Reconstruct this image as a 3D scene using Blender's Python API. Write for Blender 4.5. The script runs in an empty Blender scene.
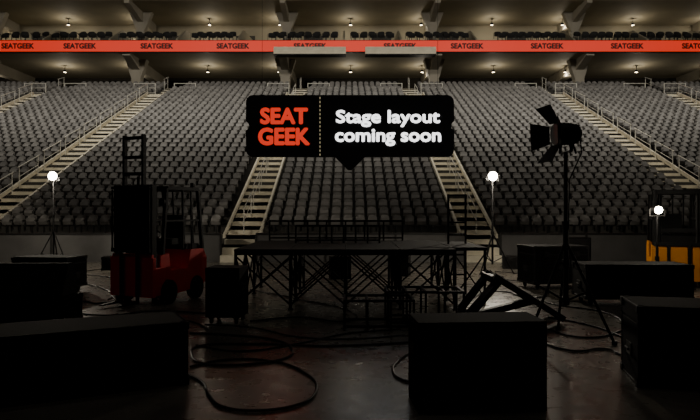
import bpy, bmesh, math, random
import numpy as np
from mathutils import Vector, Matrix
random.seed(3); np.random.seed(3)
S=bpy.context.scene
C=bpy.context.collection

# ---------------------------------------------------------------- materials
def lin(c):
    return tuple((x/12.92 if x<=.04045 else ((x+.055)/1.055)**2.4) for x in [v/255 for v in c])
def mat(name,col,rough=.6,metal=0,noise=0.0,nscale=5,bump=0,emit=None,es=0,island=0,spec=.5):
    m=bpy.data.materials.new(name); m.use_nodes=True
    nt=m.node_tree; b=nt.nodes['Principled BSDF']
    c=lin(col)+(1,)
    b.inputs['Base Color'].default_value=c
    b.inputs['Roughness'].default_value=rough
    b.inputs['Metallic'].default_value=metal
    b.inputs['Specular IOR Level'].default_value=spec
    if noise or bump:
        tc=nt.nodes.new('ShaderNodeTexCoord')
        n=nt.nodes.new('ShaderNodeTexNoise'); n.inputs['Scale'].default_value=nscale
        n.inputs['Detail'].default_value=6
        nt.links.new(tc.outputs['Object'],n.inputs['Vector'])
        if noise:
            r=nt.nodes.new('ShaderNodeValToRGB')
            r.color_ramp.elements[0].position=.3; r.color_ramp.elements[1].position=.7
            r.color_ramp.elements[0].color=tuple(x*(1-noise) for x in c[:3])+(1,)
            r.color_ramp.elements[1].color=tuple(min(1,x*(1+noise)) for x in c[:3])+(1,)
            nt.links.new(n.outputs['Fac'],r.inputs['Fac'])
            nt.links.new(r.outputs['Color'],b.inputs['Base Color'])
        if bump:
            bp=nt.nodes.new('ShaderNodeBump'); bp.inputs['Strength'].default_value=bump
            bp.inputs['Distance'].default_value=.02
            nt.links.new(n.outputs['Fac'],bp.inputs['Height'])
            nt.links.new(bp.outputs['Normal'],b.inputs['Normal'])
    if island:
        g=nt.nodes.new('ShaderNodeNewGeometry')
        h=nt.nodes.new('ShaderNodeHueSaturation')
        mr=nt.nodes.new('ShaderNodeMapRange')
        mr.inputs['To Min'].default_value=1-island; mr.inputs['To Max'].default_value=1+island
        nt.links.new(g.outputs['Random Per Island'],mr.inputs['Value'])
        nt.links.new(mr.outputs['Result'],h.inputs['Value'])
        h.inputs['Color'].default_value=c
        nt.links.new(h.outputs['Color'],b.inputs['Base Color'])
    if emit:
        b.inputs['Emission Color'].default_value=lin(emit)+(1,)
        b.inputs['Emission Strength'].default_value=es
    return m

M=dict(
 concrete_dark=mat('tier_concrete',(60,58,54),.85,noise=.2,nscale=1.5),
 concrete_beige=mat('stair_concrete',(218,210,188),.8,noise=.12,nscale=3),
 soffit=mat('soffit_paint',(142,134,114),.8,noise=.12,nscale=.6),
 column=mat('column_paint',(150,143,128),.7,noise=.1,nscale=1),
 wall_dark=mat('wall_dark',(56,53,48),.85,noise=.2,nscale=.8),
 barrier=mat('barrier_panel',(80,78,76),.6,noise=.15,nscale=2),
 seat=mat('seat_plastic',(112,109,105),.5,island=.25),
 seat_dark=mat('seat_frame',(30,29,28),.5),
 suite=mat('suite_upholstery',(18,17,16),.6),
 black=mat('black_tolex',(14,13,12),.9,noise=.2,nscale=30,bump=.1,spec=.12),
 black2=mat('black_steel',(12,11,11),.6,spec=.2),
 rubber=mat('rubber',(12,12,12),.7,spec=.3),
 grille=mat('speaker_grille',(11,10,10),.7,noise=.4,nscale=120,bump=.4,spec=.2),
 trim=mat('case_trim',(22,21,20),.6,metal=.2,spec=.2),
 red=mat('red_paint',(205,20,17),.4,noise=.1,nscale=3),
 yellow=mat('yellow_paint',(205,128,18),.4,noise=.1,nscale=3),
 rail=mat('rail_metal',(205,202,190),.45),
 sign=mat('sign_face',(26,26,30),.6),
 coral=mat('sign_coral',(200,50,30),.5,emit=(255,62,38),es=.8),
 white=mat('sign_white',(240,240,240),.5,emit=(255,255,255),es=2.6),
 dash=mat('sign_dash',(200,190,150),.5,emit=(220,205,160),es=.45),
 ribbon=mat('led_ribbon',(60,8,4),.5,emit=(255,52,22),es=.72),
 ribbontext=mat('led_text',(14,6,5),.6),
 lamp=mat('lamp_glow',(255,245,225),.5,emit=(255,240,210),es=80),
 down=mat('downlight_glow',(255,245,225),.5,emit=(255,232,190),es=3),
 glass=mat('lens_glass',(60,62,66),.15,spec=.8),
 panel=mat('ledge_panel',(225,216,192),.6,noise=.08,nscale=3),
 cable=mat('cable_rubber',(7,7,7),.5,spec=.3),
)
def floor_mat():
    m=bpy.data.materials.new('floor_concrete'); m.use_nodes=True
    nt=m.node_tree; b=nt.nodes['Principled BSDF']
    tc=nt.nodes.new('ShaderNodeTexCoord')
    n=nt.nodes.new('ShaderNodeTexNoise'); n.inputs['Scale'].default_value=.6; n.inputs['Detail'].default_value=10
    n.inputs['Roughness'].default_value=.65
    n2=nt.nodes.new('ShaderNodeTexNoise'); n2.inputs['Scale'].default_value=5; n2.inputs['Detail'].default_value=6
    nt.links.new(tc.outputs['Object'],n.inputs['Vector']); nt.links.new(tc.outputs['Object'],n2.inputs['Vector'])
    r=nt.nodes.new('ShaderNodeValToRGB')
    r.color_ramp.elements[0].position=.35; r.color_ramp.elements[1].position=.68
    r.color_ramp.elements[0].color=lin((68,64,58))+(1,); r.color_ramp.elements[1].color=lin((106,101,92))+(1,)
    nt.links.new(n.outputs['Fac'],r.inputs['Fac'])
    nt.links.new(r.outputs['Color'],b.inputs['Base Color'])
    mr=nt.nodes.new('ShaderNodeMapRange'); mr.inputs['To Min'].default_value=.16; mr.inputs['To Max'].default_value=.42
    nt.links.new(n2.outputs['Fac'],mr.inputs['Value']); nt.links.new(mr.outputs['Result'],b.inputs['Roughness'])
    b.inputs['Specular IOR Level'].default_value=.4
    bp=nt.nodes.new('ShaderNodeBump'); bp.inputs['Strength'].default_value=.08; bp.inputs['Distance'].default_value=.01
    nt.links.new(n2.outputs['Fac'],bp.inputs['Height']); nt.links.new(bp.outputs['Normal'],b.inputs['Normal'])
    return m
M['floor']=floor_mat()

# ---------------------------------------------------------------- builder
class B:
    def __init__(s): s.v=[];s.f=[];s.m=[];s.mats=[]
    def mi(s,k):
        if k not in s.mats: s.mats.append(k)
        return s.mats.index(k)
    def add(s,vs,fs,k):
        o=len(s.v); s.v+= [tuple(v) for v in vs]; i=s.mi(k)
        for f in fs: s.f.append(tuple(a+o for a in f)); s.m.append(i)
    def box(s,c,sz,k,rot=None,taper=(1,1)):
        hx,hy,hz=[a/2 for a in sz]
        vs=[]
        for z in(-hz,hz):
            tx,ty=(taper if z>0 else (1,1))
            for x,y in((-hx,-hy),(hx,-hy),(hx,hy),(-hx,hy)):
                p=Vector((x*tx,y*ty,z))
                if rot is not None: p=rot@p
                vs.append(p+Vector(c))
        s.add(vs,[(3,2,1,0),(4,5,6,7),(0,1,5,4),(1,2,6,5),(2,3,7,6),(3,0,4,7)],k)
    def span(s,a,b,k):
        c=[(a[i]+b[i])/2 for i in range(3)]; s.box(c,[abs(b[i]-a[i]) for i in range(3)],k)
    def cyl(s,p,q,r,k,r2=None,n=12,cap=True):
        p=Vector(p);q=Vector(q); d=(q-p)
        if d.length<1e-6:return
        d.normalize(); u=d.orthogonal().normalized(); w=d.cross(u)
        r2=r if r2 is None else r2; vs=[]
        for c,rr in((p,r),(q,r2)):
            for i in range(n):
                a=2*math.pi*i/n; vs.append(c+u*math.cos(a)*rr+w*math.sin(a)*rr)
        fs=[(i,(i+1)%n,n+(i+1)%n,n+i) for i in range(n)]
        if cap: fs+=[tuple(range(n))[::-1],tuple(range(n,2*n))]
        s.add(vs,fs,k)
    def beam(s,p,q,w,k,h=None):
        p=Vector(p);q=Vector(q); d=q-p; L=d.length
        z=d.normalized(); up=Vector((0,0,1)) if abs(z.z)<.95 else Vector((0,1,0))
        x=up.cross(z).normalized(); y=z.cross(x)
        R=Matrix((x,y,z)).transposed()
        s.box((p+q)/2,(w,h or w,L),k,R)
    def path(s,pts,r,k,n=8):
        for a,b in zip(pts[:-1],pts[1:]): s.cyl(a,b,r,k,n=n)
    def prism(s,pts,y0,y1,k,axis='y'):
        n=len(pts); vs=[]
        for t in(y0,y1):
            for a,b in pts: vs.append((a,t,b) if axis=='y' else (t,a,b))
        fs=[(i,(i+1)%n,n+(i+1)%n,n+i) for i in range(n)]+[tuple(range(n))[::-1],tuple(range(n,2*n))]
        s.add(vs,fs,k)
    def obj(s,name,loc=(0,0,0),yaw=0,bevel=0,smooth=False):
        me=bpy.data.meshes.new(name); me.from_pydata(s.v,[],s.f)
        for k in s.mats: me.materials.append(M[k])
        me.polygons.foreach_set('material_index',s.m)
        bm=bmesh.new(); bm.from_mesh(me); bmesh.ops.recalc_face_normals(bm,faces=bm.faces); bm.to_mesh(me); bm.free()
        o=bpy.data.objects.new(name,me); C.objects.link(o)
        o.location=loc; o.rotation_euler=(0,0,math.radians(yaw))
        if bevel:
            b=o.modifiers.new('bevel','BEVEL'); b.width=bevel; b.segments=2; b.limit_method='ANGLE'; b.angle_limit=math.radians(50)
        if smooth:
            me.polygons.foreach_set('use_smooth',[True]*len(me.polygons))
            try: me.set_sharp_from_angle(angle=math.radians(40))
            except Exception: pass
        return o

# ---------------------------------------------------------------- arena dims
Y0=20.5; Z0=.85; RUN=.67; RISE=.2893; NR=31
CX=.35
AIS=[CX-4.0,CX+4.0,CX-13.45,CX+13.5,CX-21.2,CX+21.2]
AW=1.15
XL,XR=-34.,34.7
def rowy(i): return Y0+i*RUN+(1.2 if i>=NR else 0)
def rowz(i): return Z0+i*RISE
NT=35
b=B(); b.span((-36,-14,-.2),(36.5,56,0),'floor'); b.obj('floor')
b=B(); b.span((-36.3,-14,-.2),(-36,56,21),'wall_dark'); b.obj('wall_left')
b=B(); b.span((36.5,-14,-.2),(36.8,56,21),'wall_dark'); b.obj('wall_right')
b=B(); b.span((-36.3,-14.3,-.2),(36.8,-14,21),'wall_dark'); b.obj('wall_front')
b=B(); b.span((-36,53,0),(36.5,53.3,21),'wall_dark')
for x in range(-34,36,6): b.span((x,52.94,11.2),(x+2.2,53,13.1),'black2')
b.obj('wall_back')
b=B(); b.span((-36.3,-14.3,20.6),(36.8,56,21),'wall_dark'); b.obj('ceiling')

b=B()
for i in range(NT):
    y=rowy(i); y2=rowy(i+1) if i<NT-1 else 53
    if i==NR-1: y2=rowy(NR)
    b.span((XL,y,0 if i==0 else rowz(i)-RISE-.05),(XR,52.9 if i==NT-1 else y2+.05,rowz(i)),'concrete_dark')
b.obj('grandstand_terrace')
b=B()
xs=[XL]+sorted([a for a in AIS])+[XR]
for i in range(len(xs)-1):
    a=xs[i]+(AW/2 if i>0 else 0); c=xs[i+1]-(AW/2 if i<len(xs)-2 else 0)
    b.span((a,19.6,0),(c,19.72,.9),'barrier'); b.span((a,19.56,.9),(c,19.76,.95),'seat_dark')
    n=max(1,int((c-a)/2.2))
    for j in range(n+1):
        x=a+(c-a)*j/n; b.span((x-.03,19.57,0),(x+.03,19.6,.9),'seat_dark')
    b.span((a,19.72,0),(c,20.48,.12),'concrete_dark')
b.obj('arena_barrier')

def grid_solid(nx,nz,fn,th):
    vs=[];fs=[]
    for s in(0,1):
        for j in range(nz):
            for i in range(nx):
                x,y,z=fn(i/(nx-1)*2-1,j/(nz-1)); vs.append((x,y+s*th,z))
    N=nx*nz
    for j in range(nz-1):
        for i in range(nx-1):
            a=j*nx+i; fs.append((a,a+1,a+nx+1,a+nx)); fs.append((N+a,N+a+nx,N+a+nx+1,N+a+1))
    for i in range(nx-1):
        fs.append((i,N+i,N+i+1,i+1)); a=(nz-1)*nx+i; fs.append((a,a+1,N+a+1,N+a))
    for j in range(nz-1):
        a=j*nx; fs.append((a,a+nx,N+a+nx,N+a)); a+=nx-1; fs.append((a,N+a,N+a+nx,a+nx))
    return vs,fs
def seat_template(w=.38,k1='seat',k2='seat_dark',sc=1):
    t=B()
    def back(u,v):
        ww=w/2*(1-.15*v**3); z=.38+.40*v-.05*(u*u)*(v**2)
        return (u*ww, .26+.10*v-.05*u*u, z)
    vs,fs=grid_solid(5,4,back,.035); t.add(vs,fs,k1)
    def pan(u,v):
        return (u*w*.45, .18-.02*v+ .02*u*u-.06*math.sin(v*3.1), .38+.26*v)
    vs,fs=grid_solid(4,3,pan,.04); t.add(vs,fs,k1)
    t.box((0,.28,.19),(.05,.06,.38),k2)
    t.box((-w/2-.04,.12,.56),(.035,.26,.035),k2)
    t.box((-w/2-.04,.22,.37),(.03,.05,.38),k2)
    t.v=[(x*sc,y*sc,z*sc) for x,y,z in t.v]
    return t
def scatter(name,tmpl,pts,jit=.05):
    V=np.array(tmpl.v); n=len(V); N=len(pts)
    allv=np.zeros((N*n,3)); fs=[];mi=[]
    for i,p in enumerate(pts):
        a=np.random.uniform(-jit,jit); c,s=math.cos(a),math.sin(a)
        R=np.array([[c,s,0],[-s,c,0],[0,0,1]])
        allv[i*n:(i+1)*n]=V@R+np.array(p)
        o=i*n; fs+=[tuple(q+o for q in f) for f in tmpl.f]; mi+=tmpl.m
    me=bpy.data.meshes.new(name); me.from_pydata(allv.tolist(),[],fs)
    for k in tmpl.mats: me.materials.append(M[k])
    me.polygons.foreach_set('material_index',mi)
    bm=bmesh.new(); bm.from_mesh(me); bmesh.ops.recalc_face_normals(bm,faces=bm.faces); bm.to_mesh(me); bm.free()
    o=bpy.data.objects.new(name,me); C.objects.link(o); return o
st=seat_template(sc=.88); SP=.43
for i in range(len(xs)-1):
    a=xs[i]+(AW/2 if i>0 else 0)+.08; c=xs[i+1]-(AW/2 if i<len(xs)-2 else 0)-.06
    if i==0: a=-29
    if i==len(xs)-2: c=29.5
    n=int((c-a)/SP); pts=[]
    for r in range(NT):
        off=(c-a-n*SP)/2
        for j in range(n):
            pts.append((a+off+(j+.5)*SP,rowy(r)+.31,rowz(r)))
    scatter('stadium_seating_section',st,pts)

for ai,ax in enumerate(AIS):
    b=B()
    for i in range(NT):
        y=rowy(i); z=rowz(i)
        b.span((ax-AW/2,y-RUN/2,z-RISE-.02),(ax+AW/2,y+.02,z-RISE/2),'concrete_beige')
        b.span((ax-AW/2,y,z-RISE/2),(ax+AW/2,rowy(i)+RUN/2+(1.2 if i==NR-1 else 0),z+.012),'concrete_beige')
    b.span((ax-AW/2+.005,19.45,0),(ax+AW/2-.005,Y0-RUN/2,.22),'concrete_beige')
    b.span((ax-AW/2+.005,19.78,.22),(ax+AW/2-.005,Y0-RUN/2,.45),'concrete_beige')
    for sx in(-1,1):
        x=ax+sx*(AW/2+.02)
        b.prism([(Y0-.3,Z0-.1),(rowy(NR-1),rowz(NR-1)-.1),(rowy(NR-1),rowz(NR-1)+.16),(Y0-.3,Z0+.02)],x-.04,x+.04,'concrete_beige','x')
    b.obj('aisle_stairs')
    b=B()
    side = 0 if abs(ax)<6 else (-.5 if ax<0 else .5)
    rx=ax+side
    for i in range(0,NT-1,3):
        if i in(NR-2,NR-1): continue
        j=min(i+2,NT-1)
        if i<NR<=j: j=NR-1
        if j<=i: continue
        y=rowy(i)+.15; z=rowz(i); y2=rowy(j)+.3; z2=rowz(j)
        b.cyl((rx,y,z),(rx,y,z+.9),.018,'rail'); b.cyl((rx,y2,z2),(rx,y2,z2+.9),.018,'rail')
        b.cyl((rx,y-.1,z+.86),(rx,y2+.1,z2+.94),.02,'rail'); b.cyl((rx,y,z+.48),(rx,y2,z2+.5),.012,'rail')
    b.obj('aisle_handrail')
for ax in AIS:
    b=B(); y=rowy(NR)-.03; z=rowz(NR-1)
    for sx in(-1,1):
        x0=ax+sx*(AW/2+.1); x1=ax+sx*(AW/2+1.6)
        b.cyl((x0,y,z),(x0,y,z+1.15),.03,'rail'); b.cyl((x1,y,z),(x1,y,z+1.15),.03,'rail')
        for h in(.45,.8,1.12): b.cyl((x0,y,z+h),(x1,y,z+h),.025,'rail')
    b.obj('walkway_guardrail')

# concourse and suites
YF=44.0
ZR0,ZR1=13.32,14.12
b=B()
b.span((XL-2,YF+.15,13.32),(XR+1.8,52.9,13.9),'soffit')
b.span((XL-2,YF+1.6,13.9),(XR+1.8,52.9,14.35),'soffit')
b.obj('suite_floor_slab')
b=B(); b.span((XL-2,YF+.6,17.3),(XR+1.8,52.9,17.6),'soffit')
b.obj('suite_ceiling_slab')
b=B(); b.span((XL-2,50.7,14.35),(XR+1.8,50.85,17.3),'soffit')
for x in np.arange(-33.5,34,5.72):
    b.span((x+1,50.65,14.4),(x+2.6,50.7,16.4),'wall_dark')
b.obj('suite_rear_partition')
COLX=[-28,-16.5,-5.0,6.5,17.7,29]
b=B(); b.span((XL-2,YF,ZR0-.08),(XR+1.8,YF+.15,ZR1+.04),'black2'); b.span((XL-2,YF-.03,ZR0),(XR+1.8,YF,ZR1),'ribbon')
rib=b.obj('led_ribbon_board')
def text(body,k,x,z,y,w,h,bold=0.0,parent=None,name='lettering'):
    cu=bpy.data.curves.new(name,'FONT'); cu.body=body; cu.size=1; cu.resolution_u=4
    o=bpy.data.objects.new(name,cu); C.objects.link(o)
    bpy.context.view_layer.update()
    dg=bpy.context.evaluated_depsgraph_get()
    me=bpy.data.meshes.new_from_object(o.evaluated_get(dg)); bpy.data.objects.remove(o)
    cc=np.array([v.co[:] for v in me.vertices]); mn=cc.min(0); mx=cc.max(0)
    cc=(cc-(mn+mx)/2); ww=w-2*bold; hh=h-2*bold
    fs=[tuple(p.vertices) for p in me.polygons]; n=len(cc); V=[];F=[]
    offs=[(0,0)]+([(math.cos(a)*bold,math.sin(a)*bold) for a in [i*math.pi/4 for i in range(8)]] if bold else [])
    for i,(dx,dz) in enumerate(offs):
        for c in cc: V.append((x+c[0]/(mx[0]-mn[0])*ww+dx, y-i*.0004, z+c[1]/(mx[1]-mn[1])*hh+dz))
        F+=[tuple(q+i*n for q in f) for f in fs]
    m2=bpy.data.meshes.new(name); m2.from_pydata(V,[],F); m2.materials.append(M[k])
    o=bpy.data.objects.new(name,m2); C.objects.link(o)
    if parent: o.parent=parent
    return o
for px in(-60,18,80,157,233,310,400,467,547,627,698,770):
    text('SEATGEEK','ribbontext',(px-350)/600*YF,13.72,YF-.04,2.4,.42,.028,rib)
for x0,x1 in((-5.5,-.3),(1.1,6.2)):
    b=B(); b.prism([(43.35,13.5),(43.1,13.2),(43.2,12.95),(YF-.04,12.95),(YF-.04,13.5)],x0,x1,'panel','x')
    b.span((x0,43.2,12.88),(x1,YF-.05,12.95),'black2'); b.obj('ledge_box')
for x in COLX:
    b=B()
    b.span((x-.35,46.2,rowz(NT-1)),(x+.35,46.9,13.32),'column')
    b.prism([(YF+.2,13.32),(YF+.2,13.1),(46.2,12.5),(52.8,12.5),(52.8,13.32)],x-.3,x+.3,'column','x')
    b.prism([(x-.35,11.8),(x+.35,11.8),(x+.8,13.32),(x-.8,13.32)],46.25,46.85,'column')
    b.obj('concourse_column')
    b=B()
    b.span((x-.3,47.2,14.35),(x+.3,47.8,17.3),'column')
    b.prism([(x-.3,15.8),(x+.3,15.8),(x+.9,17.3),(x-.9,17.3)],47.25,47.75,'column')
    b.prism([(YF+.3,17.3),(YF+.3,17.0),(47.2,16.5),(50.5,16.5),(50.5,17.3)],x-.2,x+.2,'column','x')
    b.obj('suite_column')
sc=seat_template(.52,'suite','suite')
gx=[(0,45),(50,110),(118,176),(190,236),(266,340),(348,396),(404,470),(494,566),(576,638),(642,700)]
b=B()
for a,c in gx:
    x=(c+4-350)/600*45.0
    b.prism([(YF+.16,13.9),(YF+.16,14.3),(46.5,15.6),(50.6,16.0),(50.6,13.9)],x-.07,x+.07,'soffit','x')
b.obj('suite_divider')
for a,c in gx+[(-75,-10),(710,770)]:
    pts=[]
    for r,(yy,zz) in enumerate(((44.45,14.05),(45.8,14.55))):
        x0=(a-350)/600*45+.2; x1=(c-350)/600*45-.1; n=int((x1-x0)/.62)
        for j in range(n): pts.append((x0+(j+.5)*(x1-x0)/n,yy,zz+.1))
    scatter('suite_chair_row',sc,pts,.25)
def light(name,kind,loc,energy,col=(1,.89,.7),size=.3,target=None,parent=None,spot=1.2,blend=.6,spread=None):
    l=bpy.data.lights.new(name,kind); l.energy=energy; l.color=col
    if kind=='AREA':
        l.size=size
        if spread: l.spread=math.radians(spread)
    elif kind=='SPOT': l.shadow_soft_size=size; l.spot_size=spot; l.spot_blend=blend
    else: l.shadow_soft_size=size
    o=bpy.data.objects.new(name,l); C.objects.link(o); o.location=loc
    if target is not None:
        o.rotation_euler=(Vector(target)-Vector(loc)).to_track_quat('-Z','Y').to_euler()
    if parent:
        o.parent=parent; o.matrix_parent_inverse=parent.matrix_basis.inverted()
    return o
for lvl,zt,yy,e in((0,13.3,48.3,72),(1,17.28,48.9,58)):
    for x in np.arange(-28.7,31,5.75):
        b=B(); b.cyl((x,yy,zt),(x,yy,zt-.35),.02,'black2',n=8); b.cyl((x,yy,zt-.35),(x,yy,zt-.5),.12,'black2',n=16)
        b.cyl((x,yy,zt-.5),(x,yy,zt-.52),.11,'down',n=16)
        o=b.obj('downlight')
        light('downlight_bulb','POINT',(x,yy,zt-.85),e,size=.15,parent=o)
b=B()
for yy in(21.4,22.6):
    for z in(18.9,19.6): b.cyl((-34,yy,z),(34,yy,z),.05,'black2',n=8)
for x in np.arange(-34,34.1,2):
    for yy in(21.4,22.6):
        b.cyl((x,yy,18.9),(x,yy,20.59),.03,'black2',n=6)
    b.cyl((x,21.4,18.9),(x,22.6,18.9),.03,'black2',n=6)
    if x<34: b.cyl((x,21.4,18.9),(x+2,21.4,19.6),.03,'black2',n=6); b.cyl((x,22.6,18.9),(x+2,22.6,19.6),.03,'black2',n=6)
b.obj('lighting_truss')
for x in(-24,-12,0,12,24):
    b=B(); b.box((0,0,0),(1.6,.8,.3),'black2',taper=(.8,.6)); b.cyl((0,0,.1),(0,0,.65),.05,'black2'); b.box((0,0,-.16),(1.5,.7,.02),'trim')
    o=b.obj('floodlight',(x,22,18.25))
    light('floodlight_emitter','AREA',(x,22.3,17.95),(560 if abs(x)>20 else 720),size=1.5,target=(x*1.05,37,6),col=(1,.94,.83),parent=o,spread=120)
for x,y,e,t in((-9,6,110,(-8,16,0)),(9,6,110,(8,16,0)),(0,-4,50,(0,12,0))):  # unseen overhead fills, added to brighten the floor, barrier and forklift fronts
    b=B(); b.cyl((0,0,0),(0,0,.35),.45,'black2',r2=.2,n=20); b.cyl((0,0,.35),(0,0,3.09),.03,'black2')
    o=b.obj('added_fill_housing',(x,y,17.5))
    light('added_fill_emitter','AREA',(x,y,17.45),e,size=.8,target=t,col=(1,.93,.83),parent=o)

# ---------------------------------------------------------------- sign
s=14/600.; ys=14.0
def P(px,py): return ((px-350)*s, 1.7+(210-py)*s)
pts=[]
def arc(cx,cy,r,a0,a1,n=6):
    for i in range(n+1):
        a=math.radians(a0+(a1-a0)*i/n); pts.append(P(cx+r*math.cos(a),cy-r*math.sin(a)))
x0,x1,yt,yb=246,454,95,157
arc(x0+7,yt+7,7,180,90)
arc(x1-7,yt+7,7,90,0)
arc(x1+2,126,5,110,250)
arc(x1-7,yb-7,7,0,-90)
pts+= [P(365,yb),P(352,170),P(348,170),P(335,yb)]
arc(x0+7,yb-7,7,-90,-180)
arc(x0-2,126,5,-70,70)
b=B(); b.prism(pts,ys,ys+.08,'sign')
for px in(262,438):
    X,Z=P(px,96); b.cyl((X,ys+.04,Z-.05),(X,ys+.04,20.6),.004,'black2',n=6)
    b.box((X,ys+.04,Z+.0),(.06,.05,.08),'black2')
for i in range(15):
    X,Z=P(320,98+i*4.05); b.box((X,ys-.005,Z),(.022,.01,.045),'dash')
sg=b.obj('hanging_sign')
def st_(body,k,pxa,pxb,pya,pyb,off,name):
    xa,za=P(pxa,pya); xb,zb=P(pxb,pyb)
    text(body,k,(xa+xb)/2,(za+zb)/2,ys-.006,xb-xa,abs(za-zb),off,sg,name)
st_('SEAT','coral',260,308,107.5,124.5,.024,'seat_text')
st_('GEEK','coral',258,310,127.5,145.5,.024,'geek_text')
st_('Stage layout','white',336,440,110,127,.013,'line_one_text')
st_('coming soon','white',335,441,129,146,.013,'line_two_text')

# ---------------------------------------------------------------- stage gear
def road_case(name,loc,size,yaw=0,casters=True,k='black'):
    w,d,h=size; b=B(); z0=.12 if casters else .0
    lid=h-.22*(h-z0)
    b.span((-w/2,-d/2,z0),(w/2,d/2,lid-.012),k); b.span((-w/2,-d/2,lid+.012),(w/2,d/2,h),k)
    b.span((-w/2+.01,-d/2+.01,lid-.02),(w/2-.01,d/2-.01,lid+.02),'trim')
    t=.03
    for sx in(-1,1):
        for sy in(-1,1):
            b.box((sx*(w/2-t/2+.004),sy*(d/2-t/2+.004),(z0+h)/2),(t,t,h-z0),'trim')
            for z in(z0+.035,h-.035): b.box((sx*(w/2-.03),sy*(d/2-.03),z),(.085,.085,.07),'trim')
            if casters:
                cx,cy=sx*(w/2-.12),sy*(d/2-.12)
                b.box((cx,cy,z0-.012),(.11,.09,.02),'trim'); b.cyl((cx-.02,cy,.05),(cx+.02,cy,.05),.05,'rubber',n=14)
                b.box((cx-.03,cy,.07),(.008,.05,.08),'trim');b.box((cx+.03,cy,.07),(.008,.05,.08),'trim')
        for z in(z0+t/2,h-t/2): b.box((0,sx*(d/2-t/2+.004),z),(w,t,t),'trim'); b.box((sx*(w/2-t/2+.004),0,z),(t,d,t),'trim')
    for x in(-w*.28,w*.28):
        b.box((x,-d/2-.006,lid),(.12,.014,.11),'trim'); b.cyl((x,-d/2-.014,lid-.01),(x,-d/2-.014,lid+.03),.012,'trim',n=8)
    b.box((0,-d/2-.004,(z0+lid)/2),(.2,.01,.13),'trim'); b.cyl((-.07,-d/2-.025,(z0+lid)/2),(.07,-d/2-.025,(z0+lid)/2),.012,'rubber',n=8)
    for sx in(-1,1):
        b.box((sx*(w/2+.004),0,(z0+lid)/2),(.01,.2,.13),'trim'); b.cyl((sx*(w/2+.025),-.07,(z0+lid)/2),(sx*(w/2+.025),.07,(z0+lid)/2),.012,'rubber',n=8)
    return b.obj(name,loc,yaw,bevel=.006)
def speaker(name,loc,size,yaw=0,wedge=False,casters=False):
    w,d,h=size; b=B(); z0=.1 if casters else .0
    if wedge: prof=[(-d/2,z0),(d/2,z0),(d/2,h*.55),(d*.18,h),(-d*.08,h)]
    else: prof=[(-d/2,z0),(d/2*.92,z0),(d/2,z0+.06),(d/2,h-.06),(d/2*.92,h),(-d/2,h)]
    b.prism(prof,-w/2,w/2,'black','x')
    if wedge:
        a=Vector((0,-d/2,z0)); c=Vector((0,-d*.08,h)); m=(a+c)/2; di=(c-a).normalized(); nrm=Vector((0,-di.z,di.y))
        R=Matrix((Vector((1,0,0)),di.cross(Vector((1,0,0))),di)).transposed()
        b.box(m+nrm*.012,(w-.08,.02,(c-a).length-.08),'grille',R)
    else:
        b.box((0,-d/2-.01,(z0+h)/2),(w-.06,.03,h-z0-.08),'grille')
        for x in(-w/2-.002,w/2+.002): b.box((x,0,h*.65),(.014,.2,.1),'trim'); b.cyl((x,-.08,h*.65),(x,.08,h*.65),.014,'rubber')
        b.box((0,-d/2-.03,z0+.1),(.1,.008,.03),'trim')
    for sx in(-1,1):
        for sy in(-1,1):
            cx,cy=sx*(w/2-.07),sy*(d/2-.08)
            if casters:
                b.cyl((cx-.02,cy,.045),(cx+.02,cy,.045),.045,'rubber',n=14); b.box((cx,cy,.085),(.07,.07,.03),'trim')
    return b.obj(name,loc,yaw,bevel=.025 if not wedge else .012)

def corner_case(name,corner,dirv,L,D,h,fn,**k):
    dx=Vector((dirv[0],dirv[1])).normalized(); perp=Vector((dx.y,-dx.x)) 
    if perp.y<0: perp=-perp
    c=Vector(corner)+dx*L/2+perp*D/2
    yaw=math.degrees(math.atan2(dx.y,dx.x))
    if dx.x<0: yaw+=180
    return fn(name,(c.x,c.y,0),(L,D,h),yaw,**k)
corner_case('road_case',(-1.58,5.85),(-1,-.5),2.3,.72,.61,road_case,casters=False)
speaker('stage_monitor_speaker',(1.10,5.28,0),(1.10,.5,.76),4)
corner_case('road_case',(2.76,5.75),(1,-.22),1.2,.7,.78,road_case,casters=False)
speaker('floor_speaker',(-1.87,9.15,0),(.52,.5,.84),-6,casters=True)
road_case('road_case',(-4.95,8.95,0),(1.6,.7,.42),4,casters=False)
speaker('wedge_monitor',(-4.85,8.95,.425),(1.3,.6,.48),4,wedge=True)
road_case('road_case',(-6.2,12.4,0),(1.2,.7,.75),-8)
road_case('road_case',(5.1,10.9,0),(1.85,.75,.74),-3)
road_case('road_case',(4.45,13.2,0),(1.25,.8,.93),10)
road_case('road_case',(4.9,17.4,0),(.9,.5,.36),-12,casters=False)
road_case('road_case',(7.6,11.5,0),(1.2,.7,.5),8)
speaker('small_speaker',(-.25,14.9,0),(.5,.4,.55),10)
speaker('small_speaker',(1.3,15.6,0),(.5,.4,.75),-15)
speaker('floor_speaker',(6.3,16.6,0),(.6,.5,.95),-10,casters=True)
road_case('road_case',(-6.6,17.2,0),(.9,.55,.38),14,casters=False)

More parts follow.
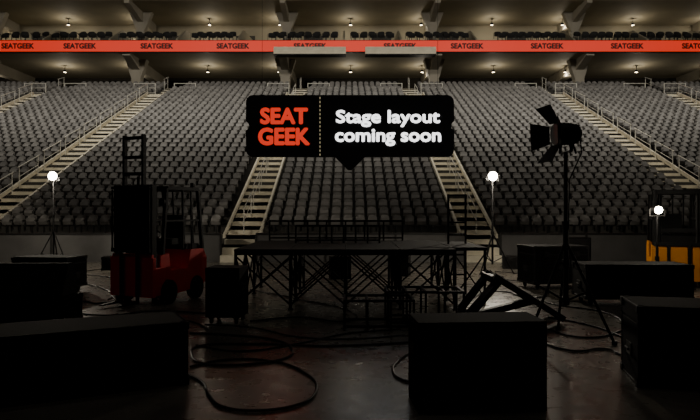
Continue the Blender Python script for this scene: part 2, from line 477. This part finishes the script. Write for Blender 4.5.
# forklift
def forklift(name,loc,yaw,body,guard=True,sc=(1,1,1)):
    b=B()
    b.prism([(-.62,.12),(.75,.22),(.92,.34),(.92,.78),(.8,.95),(.35,.95),(.25,.6),(-.3,.6),(-.35,.92),(-.62,.88)],-.5,.5,body,'x')
    b.prism([(.28,.95),(.82,.95),(.74,1.05),(.33,1.05)],-.42,.42,'black2','x')
    b.box((0,.93,.55),(.6,.03,.28),'black2')
    b.prism([(-.52,.9),(-.34,.9),(-.4,1.15),(-.5,1.15)],-.4,.4,'black2','x')
    b.cyl((0,-.38,1.0),(0,-.22,1.22),.02,'black2')
    for i in range(14):
        a=2*math.pi*i/14; a2=2*math.pi*(i+1)/14
        f=lambda t:Vector((.16*math.cos(t),-.22+.16*math.sin(t)*.55,1.22+.16*math.sin(t)*.5))
        b.cyl(f(a),f(a2),.014,'black2',n=6)
    b.box((0,.22,1.1),(.46,.44,.12),'black2'); b.box((0,.46,1.35),(.44,.1,.5),'black2',Matrix.Rotation(-.15,3,'X'))
    for x in(-.45,.45):
        b.beam((x,-.5,.9),(x,-.38,2.1),.07,'black2'); b.beam((x,.82,.95),(x,.66,2.1),.07,'black2')
        b.beam((x,-.38,2.1),(x,.66,2.1),.07,'black2')
        b.beam((x,.15,.95),(x,.15,2.1),.04,'black2'); b.beam((x,-.44,1.5),(x,.74,1.5),.04,'black2')
        b.beam((x,.45,.95),(x,.42,2.1),.03,'black2')
    for i in range(9):
        y=-.38+1.04*i/8; b.beam((-.45,y,2.1),(.45,y,2.1),.04 if i%8 else .07,'black2')
    b.cyl((.3,.66,2.13),(.3,.66,2.23),.045,'black2')
    for x in(-.2,.05,.28): b.beam((x,.74,1.0),(x,.66,2.1),.035,'black2')
    for x,y,r in((-.52,-.42,.22),(.52,-.42,.22),(-.46,.55,.22),(.46,.55,.22)):
        b.cyl((x-.07,y,r),(x+.07,y,r),r,'rubber',n=24)
        sx=1 if x>0 else -1
        b.cyl((x+sx*.07,y,r),(x+sx*.085,y,r),r*.5,'trim',n=18); b.cyl((x+sx*.085,y,r),(x+sx*.11,y,r),r*.2,'black2',n=12)
    ym=-.78
    for sx in(-1,1):
        b.box((sx*.45,ym,1.5),(.06,.14,1.3),'black2'); b.box((sx*.45,ym+.04,.5),(.06,.1,.9),'black2')
        b.cyl((sx*.37,ym+.03,.9),(sx*.37,ym+.03,2.05),.03,'trim')
        if guard: b.box((sx*.235,ym-.02,2.0),(.05,.1,2.1),'black2')
    for z in(1.25,2.1): b.box((0,ym+.06,z),(.92,.05,.1),'black2')
    if guard:
        for z in(2.35,2.65,3.0): b.box((0,ym,z),(.48,.06,.06),'black2')
        b.path([(0,ym+.1,.95),(0,ym+.1,2.3)],.03,'black2')
    yc=ym-.13
    b.box((0,ym-.06,.5),(1.06,.1,.7),body); b.box((0,ym-.06,.88),(.98,.08,.06),body)
    for sx in(-1,1): b.box((sx*.5,ym+.1,.42),(.05,.36,.5),body)
    b.box((0,yc,.98 if guard else .95),(.96,.04,.08),'black2')
    if guard:
        for i in range(9): b.box((-.46+i*.115,yc,1.52),(.03,.03,1.1),'black2')
        for z in(1.35,1.7,2.1): b.box((0,yc,z),(.96,.035,.05),'black2')
        b.box((0,ym+.09,1.55),(.8,.02,1.1),'black2')
    for sx in(-1,1):
        b.box((sx*.2,yc-.03,.5),(.07,.04,.92),'black2')
        b.prism([(yc-.02,.04),(yc-.02,.09),(yc-.6,.06),(yc-.6,.04)],sx*.2-.045,sx*.2+.045,'black2','x')
    for sx in(-1,1):
        b.cyl((sx*.42,-.42,1.85),(sx*.42,-.5,1.85),.07,'black2',n=14)
    o=b.obj(name,loc,yaw,bevel=.008); o.scale=sc; return o
forklift('forklift',(-3.6,11.4,0),-26,'red',sc=(.97,.82,1))
forklift('forklift',(7.5,13.9,0),-22,'yellow',guard=False)

def stage():
    b=B(); x0,x1,y0,y1,zt=-1.98,1.82,10.2,13.2,1.03
    for i in range(4):
        for j in range(3):
            a=x0+(x1-x0)*i/4; c=x0+(x1-x0)*(i+1)/4; e=y0+(y1-y0)*j/3; f=y0+(y1-y0)*(j+1)/3
            b.span((a+.005,e+.005,zt-.03),(c-.005,f-.005,zt),'black')
            for yy in(e+.03,f-.03): b.span((a+.01,yy-.02,zt-.1),(c-.01,yy+.02,zt-.03),'black2')
            for xx in(a+.03,c-.03): b.span((xx-.02,e,zt-.1),(xx+.02,f,zt-.03),'black2')
    for i in range(5):
        for j in range(4):
            x=x0+.03+(x1-x0-.06)*i/4; y=y0+.03+(y1-y0-.06)*j/3
            b.cyl((x,y,0),(x,y,zt-.1),.028,'black2',n=8); b.cyl((x,y,0),(x,y,.02),.05,'black2',n=10)
    for j in range(4):
        y=y0+.03+(y1-y0-.06)*j/3
        for i in range(4):
            a=x0+.03+(x1-x0-.06)*i/4; c=x0+.03+(x1-x0-.06)*(i+1)/4
            b.cyl((a,y,.08),(c,y,zt-.12),.018,'black2',n=6); b.cyl((c,y,.08),(a,y,zt-.12),.018,'black2',n=6)
    for i in range(5):
        x=x0+.03+(x1-x0-.06)*i/4
        for j in range(3):
            a=y0+.03+(y1-y0-.06)*j/3; c=y0+.03+(y1-y0-.06)*(j+1)/3
            b.cyl((x,a,.08),(x,c,zt-.12),.018,'black2',n=6); b.cyl((x,c,.08),(x,a,zt-.12),.018,'black2',n=6)
    for yy,zz,xa,xb in((13.15,1.46,-1.76,1.15),(12.2,1.38,-1.1,.6)):
        b.beam((xa,yy,zz),(xb,yy,zz),.04,'black2'); b.beam((xa,yy,zt+.06),(xb,yy,zt+.06),.035,'black2')
        n=7
        for i in range(n+1):
            x=xa+(xb-xa)*i/n; b.beam((x,yy,zt),(x,yy,zz),.035,'black2')
    for x in(1.98,2.33): b.beam((x,12.1,0),(x,12.1,2.02),.04,'black2')
    for z in(.4,.8,1.2,1.45,1.7,2.0): b.beam((1.98,12.1,z),(2.33,12.1,z),.035,'black2')
    b.span((1.86,10.9,.96),(2.5,12.9,1.02),'black')
    for x in(1.9,2.46):
        for y in(10.95,12.85): b.cyl((x,y,0),(x,y,.96),.024,'black2',n=8)
    b.cyl((1.9,10.95,.1),(2.46,10.95,.9),.014,'black2',n=6); b.cyl((2.46,10.95,.1),(1.9,10.95,.9),.014,'black2',n=6)
    b.obj('stage_platform')
stage()
b=B()
def bench(xa,xb,ya,yb,z,n):
    for y in(ya,yb):
        b.beam((xa,y,z),(xb,y,z),.035,'black2'); b.beam((xa,y,.06),(xb,y,.06),.03,'black2')
        for i in range(n+1):
            x=xa+(xb-xa)*i/n; b.beam((x,y,0),(x,y,z),.03,'black2')
    for i in range(n+1):
        x=xa+(xb-xa)*i/n; b.beam((x,ya,z),(x,yb,z),.03,'black2'); b.beam((x,ya,.06),(x,yb,.06),.03,'black2')
bench(-.08,.9,8.45,9.0,.42,3); bench(.55,1.66,8.75,9.35,.5,4)
b.obj('stage_step_frame')
b=B()
b.beam((1.83,9.2,.1),(2.35,9.3,.66),.2,'black2',.07)
b.beam((2.2,9.15,.7),(3.2,9.0,.07),.22,'black2',.09)
b.beam((2.2,9.75,.7),(3.25,9.6,.07),.2,'black2',.09)
b.beam((1.8,9.75,.1),(2.3,9.85,.7),.16,'black2',.07)
b.beam((1.9,9.2,.08),(2.95,9.5,.28),.1,'black2'); b.beam((2.2,9.15,.64),(2.2,9.85,.64),.1,'black2')
b.beam((1.82,9.2,.06),(1.82,9.85,.06),.1,'black2'); b.beam((2.7,9.1,.36),(2.75,9.75,.36),.08,'black2')
b.obj('folding_trestle')

def stand(name,loc,zh,energy,spread=.55,hr=1.0):
    b=B()
    hub=zh*.42
    b.cyl((0,0,.25),(0,0,zh*.6),.028,'black2'); b.cyl((0,0,zh*.6),(0,0,zh-.12),.02,'black2')
    b.cyl((0,0,zh*.58),(0,0,zh*.62),.035,'black2'); b.cyl((0,0,hub-.04),(0,0,hub+.04),.045,'black2')
    for a in(90,210,330):
        a=math.radians(a+12); e=Vector((spread*math.cos(a),spread*math.sin(a),.015))
        b.cyl((0,0,hub),e,.018,'black2',n=8); b.cyl((0,0,.3),e*.55+Vector((0,0,hub*.42)),.012,'black2',n=6); b.cyl(e,e+Vector((0,0,.03)),.028,'rubber')
    b.cyl((-.13,0,zh-.12),(.13,0,zh-.12),.012,'black2')
    for x in(-.15,.15): b.beam((x,0,zh-.13),(x,0,zh+.02),.02,'black2')
    b.cyl((0,.16,zh),(0,-.05,zh),.08,'black2',r2=.14*hr,n=20)
    R=.12*hr
    for i in range(4):
        r0=R*math.cos(i*math.pi/8); r1=R*math.cos((i+1)*math.pi/8) if i<3 else .002
        b.cyl((0,-.05-.1*math.sin(i*math.pi/8),zh),(0,-.05-.1*math.sin((i+1)*math.pi/8),zh),r0,'lamp',r2=r1,n=18,cap=False)
    o=b.obj(name,loc)
    light('work_lamp','POINT',(loc[0],loc[1]-.28,zh-.02),energy,size=.06,col=(1,.91,.75),parent=o)
    return o
stand('work_light_stand',(-8.4,17,0),2.66,330)
stand('work_light_stand',(3.8,16,0),2.6,330)
stand('work_light_stand',(6.27,12.25,0),1.70,30,.32,.62)

def fresnel():
    b=B(); zh=2.70
    b.cyl((0,0,.45),(0,0,1.5),.034,'black2'); b.cyl((0,0,1.5),(0,0,2.38),.026,'black2')
    for z in(.5,1.0,1.5): b.cyl((0,0,z-.05),(0,0,z+.05),.05,'black2')
    b.cyl((0,0,1.5),(.09,0,1.5),.012,'black2'); b.cyl((0,0,1.0),(-.09,0,1.0),.012,'black2')
    for a in(200,325,80):
        a=math.radians(a); e=Vector((.6*math.cos(a),.6*math.sin(a),.02))
        b.cyl((0,0,1.3),e,.019,'black2',n=8); b.cyl((0,0,.5),e*.5+Vector((0,0,.65)),.013,'black2',n=8)
        b.cyl(e+Vector((0,0,-.02)),e+Vector((0,0,.03)),.035,'rubber')
    b.cyl((0,0,2.38),(0,0,2.46),.03,'black2')
    b.beam((0,-.2,2.46),(0,.2,2.46),.04,'black2',.015)
    for y in(-.2,.2): b.beam((0,y,2.46),(0,y,2.72),.04,'black2',.015); b.cyl((0,y*1.12,zh),(0,y*.85,zh),.03,'black2')
    ax=Vector((-1,-.18,-.04)).normalized(); c=Vector((0,0,zh))
    side=ax.cross(Vector((0,0,1))).normalized(); up=side.cross(ax)
    b.cyl(c-ax*.16,c+ax*.02,.12,'black2',r2=.14,n=24); b.cyl(c+ax*.02,c+ax*.14,.15,'black2',n=24)
    b.cyl(c+ax*.14,c+ax*.15,.13,'glass',n=24); b.cyl(c-ax*.2,c-ax*.16,.07,'black2',r2=.12,n=20)
    for i in range(4): b.cyl(c-ax*(.13-.035*i),c-ax*(.12-.035*i),.132+.005*i,'trim',n=24)
    f=c+ax*.15
    for d1,d2 in((up,side),(-up,side),(side,up),(-side,up)):
        L=.27; p0=f+d1*.145
        dv=(ax*.6+d1*.8).normalized()
        p1=p0+dv*L
        n_=dv.cross(d2).normalized()*.005
        q=[p0-d2*.12,p0+d2*.12,p1+d2*.19,p1-d2*.19]
        b.add([v+n_ for v in q]+[v-n_ for v in q],[(0,1,2,3),(7,6,5,4),(0,4,5,1),(1,5,6,2),(2,6,7,3),(3,7,4,0)],'black2')
    b.cyl(c-ax*.1-up*.13,c-ax*.14-up*.26,.014,'rubber')
    b.path([c-ax*.2,c-ax*.22-up*.25,Vector((.06,.03,2.1)),Vector((.035,.03,1.2)),Vector((.04,.03,.55))],.009,'cable',n=6)
    b.obj('fresnel_stage_light',(2.84,7.9,0))
fresnel()

def G(px,py): d=1020/(py-210); return ((px-350)/600*d,d)
def cable(pix,r=.013):
    cu=bpy.data.curves.new('floor_cable','CURVE'); cu.dimensions='3D'; cu.bevel_depth=r; cu.bevel_resolution=2; cu.resolution_u=10
    sp=cu.splines.new('BEZIER'); sp.bezier_points.add(len(pix)-1)
    for bp,(x,y) in zip(sp.bezier_points,pix):
        X,Y=G(x,y); bp.co=(X,Y,r+.001); bp.handle_left_type=bp.handle_right_type='AUTO'
    cu.materials.append(M['cable'])
    o=bpy.data.objects.new('floor_cable',cu); C.objects.link(o)
cable([(190,334),(230,336),(275,341),(292,350),(283,360),(240,366),(205,365),(192,356),(200,347),(250,345),(330,347),(420,343)],.014)
cable([(189,376),(203,384),(210,398),(225,409),(260,412),(298,406),(316,392),(305,374),(270,362),(225,361),(190,368)],.013)
cable([(196,346),(240,352),(300,344),(350,334),(400,330)],.011)
cable([(205,325),(250,328),(300,338),(345,340),(405,336)],.011)
cable([(412,352),(398,362),(393,372),(402,381),(415,384)],.014)
cable([(72,282),(100,288),(112,296),(100,304),(80,302),(74,312),(110,316),(150,312),(205,314)],.014)
cable([(76,275),(95,276),(125,282),(130,290),(108,300)],.013)
cable([(100,320),(150,318),(190,322),(208,330)],.012)
cable([(535,300),(560,306),(600,312),(622,322),(615,334),(580,338),(548,330)],.013)
cable([(548,318),(590,326),(628,340)],.013)
cable([(545,345),(575,352),(605,350),(622,356)],.013)
cable([(480,278),(520,282),(545,290),(530,298),(500,292),(470,300)],.013)
cable([(55,268),(80,272),(100,270),(150,274)],.013)
cable([(495,272),(520,274),(560,276),(600,272),(640,276)],.013)
cable([(250,290),(300,300),(350,312),(345,322),(300,318),(250,322)],.013)

w=bpy.data.worlds.new('world'); S.world=w; w.use_nodes=True
bg=w.node_tree.nodes['Background']; bg.inputs[0].default_value=(.9,.87,.8,1); bg.inputs[1].default_value=.01

cam=bpy.data.cameras.new('camera'); cam.lens=36*600/700; cam.clip_end=200
co=bpy.data.objects.new('camera',cam); C.objects.link(co); co.location=(0,0,1.7); co.rotation_euler=(math.radians(90),0,0)
S.camera=co
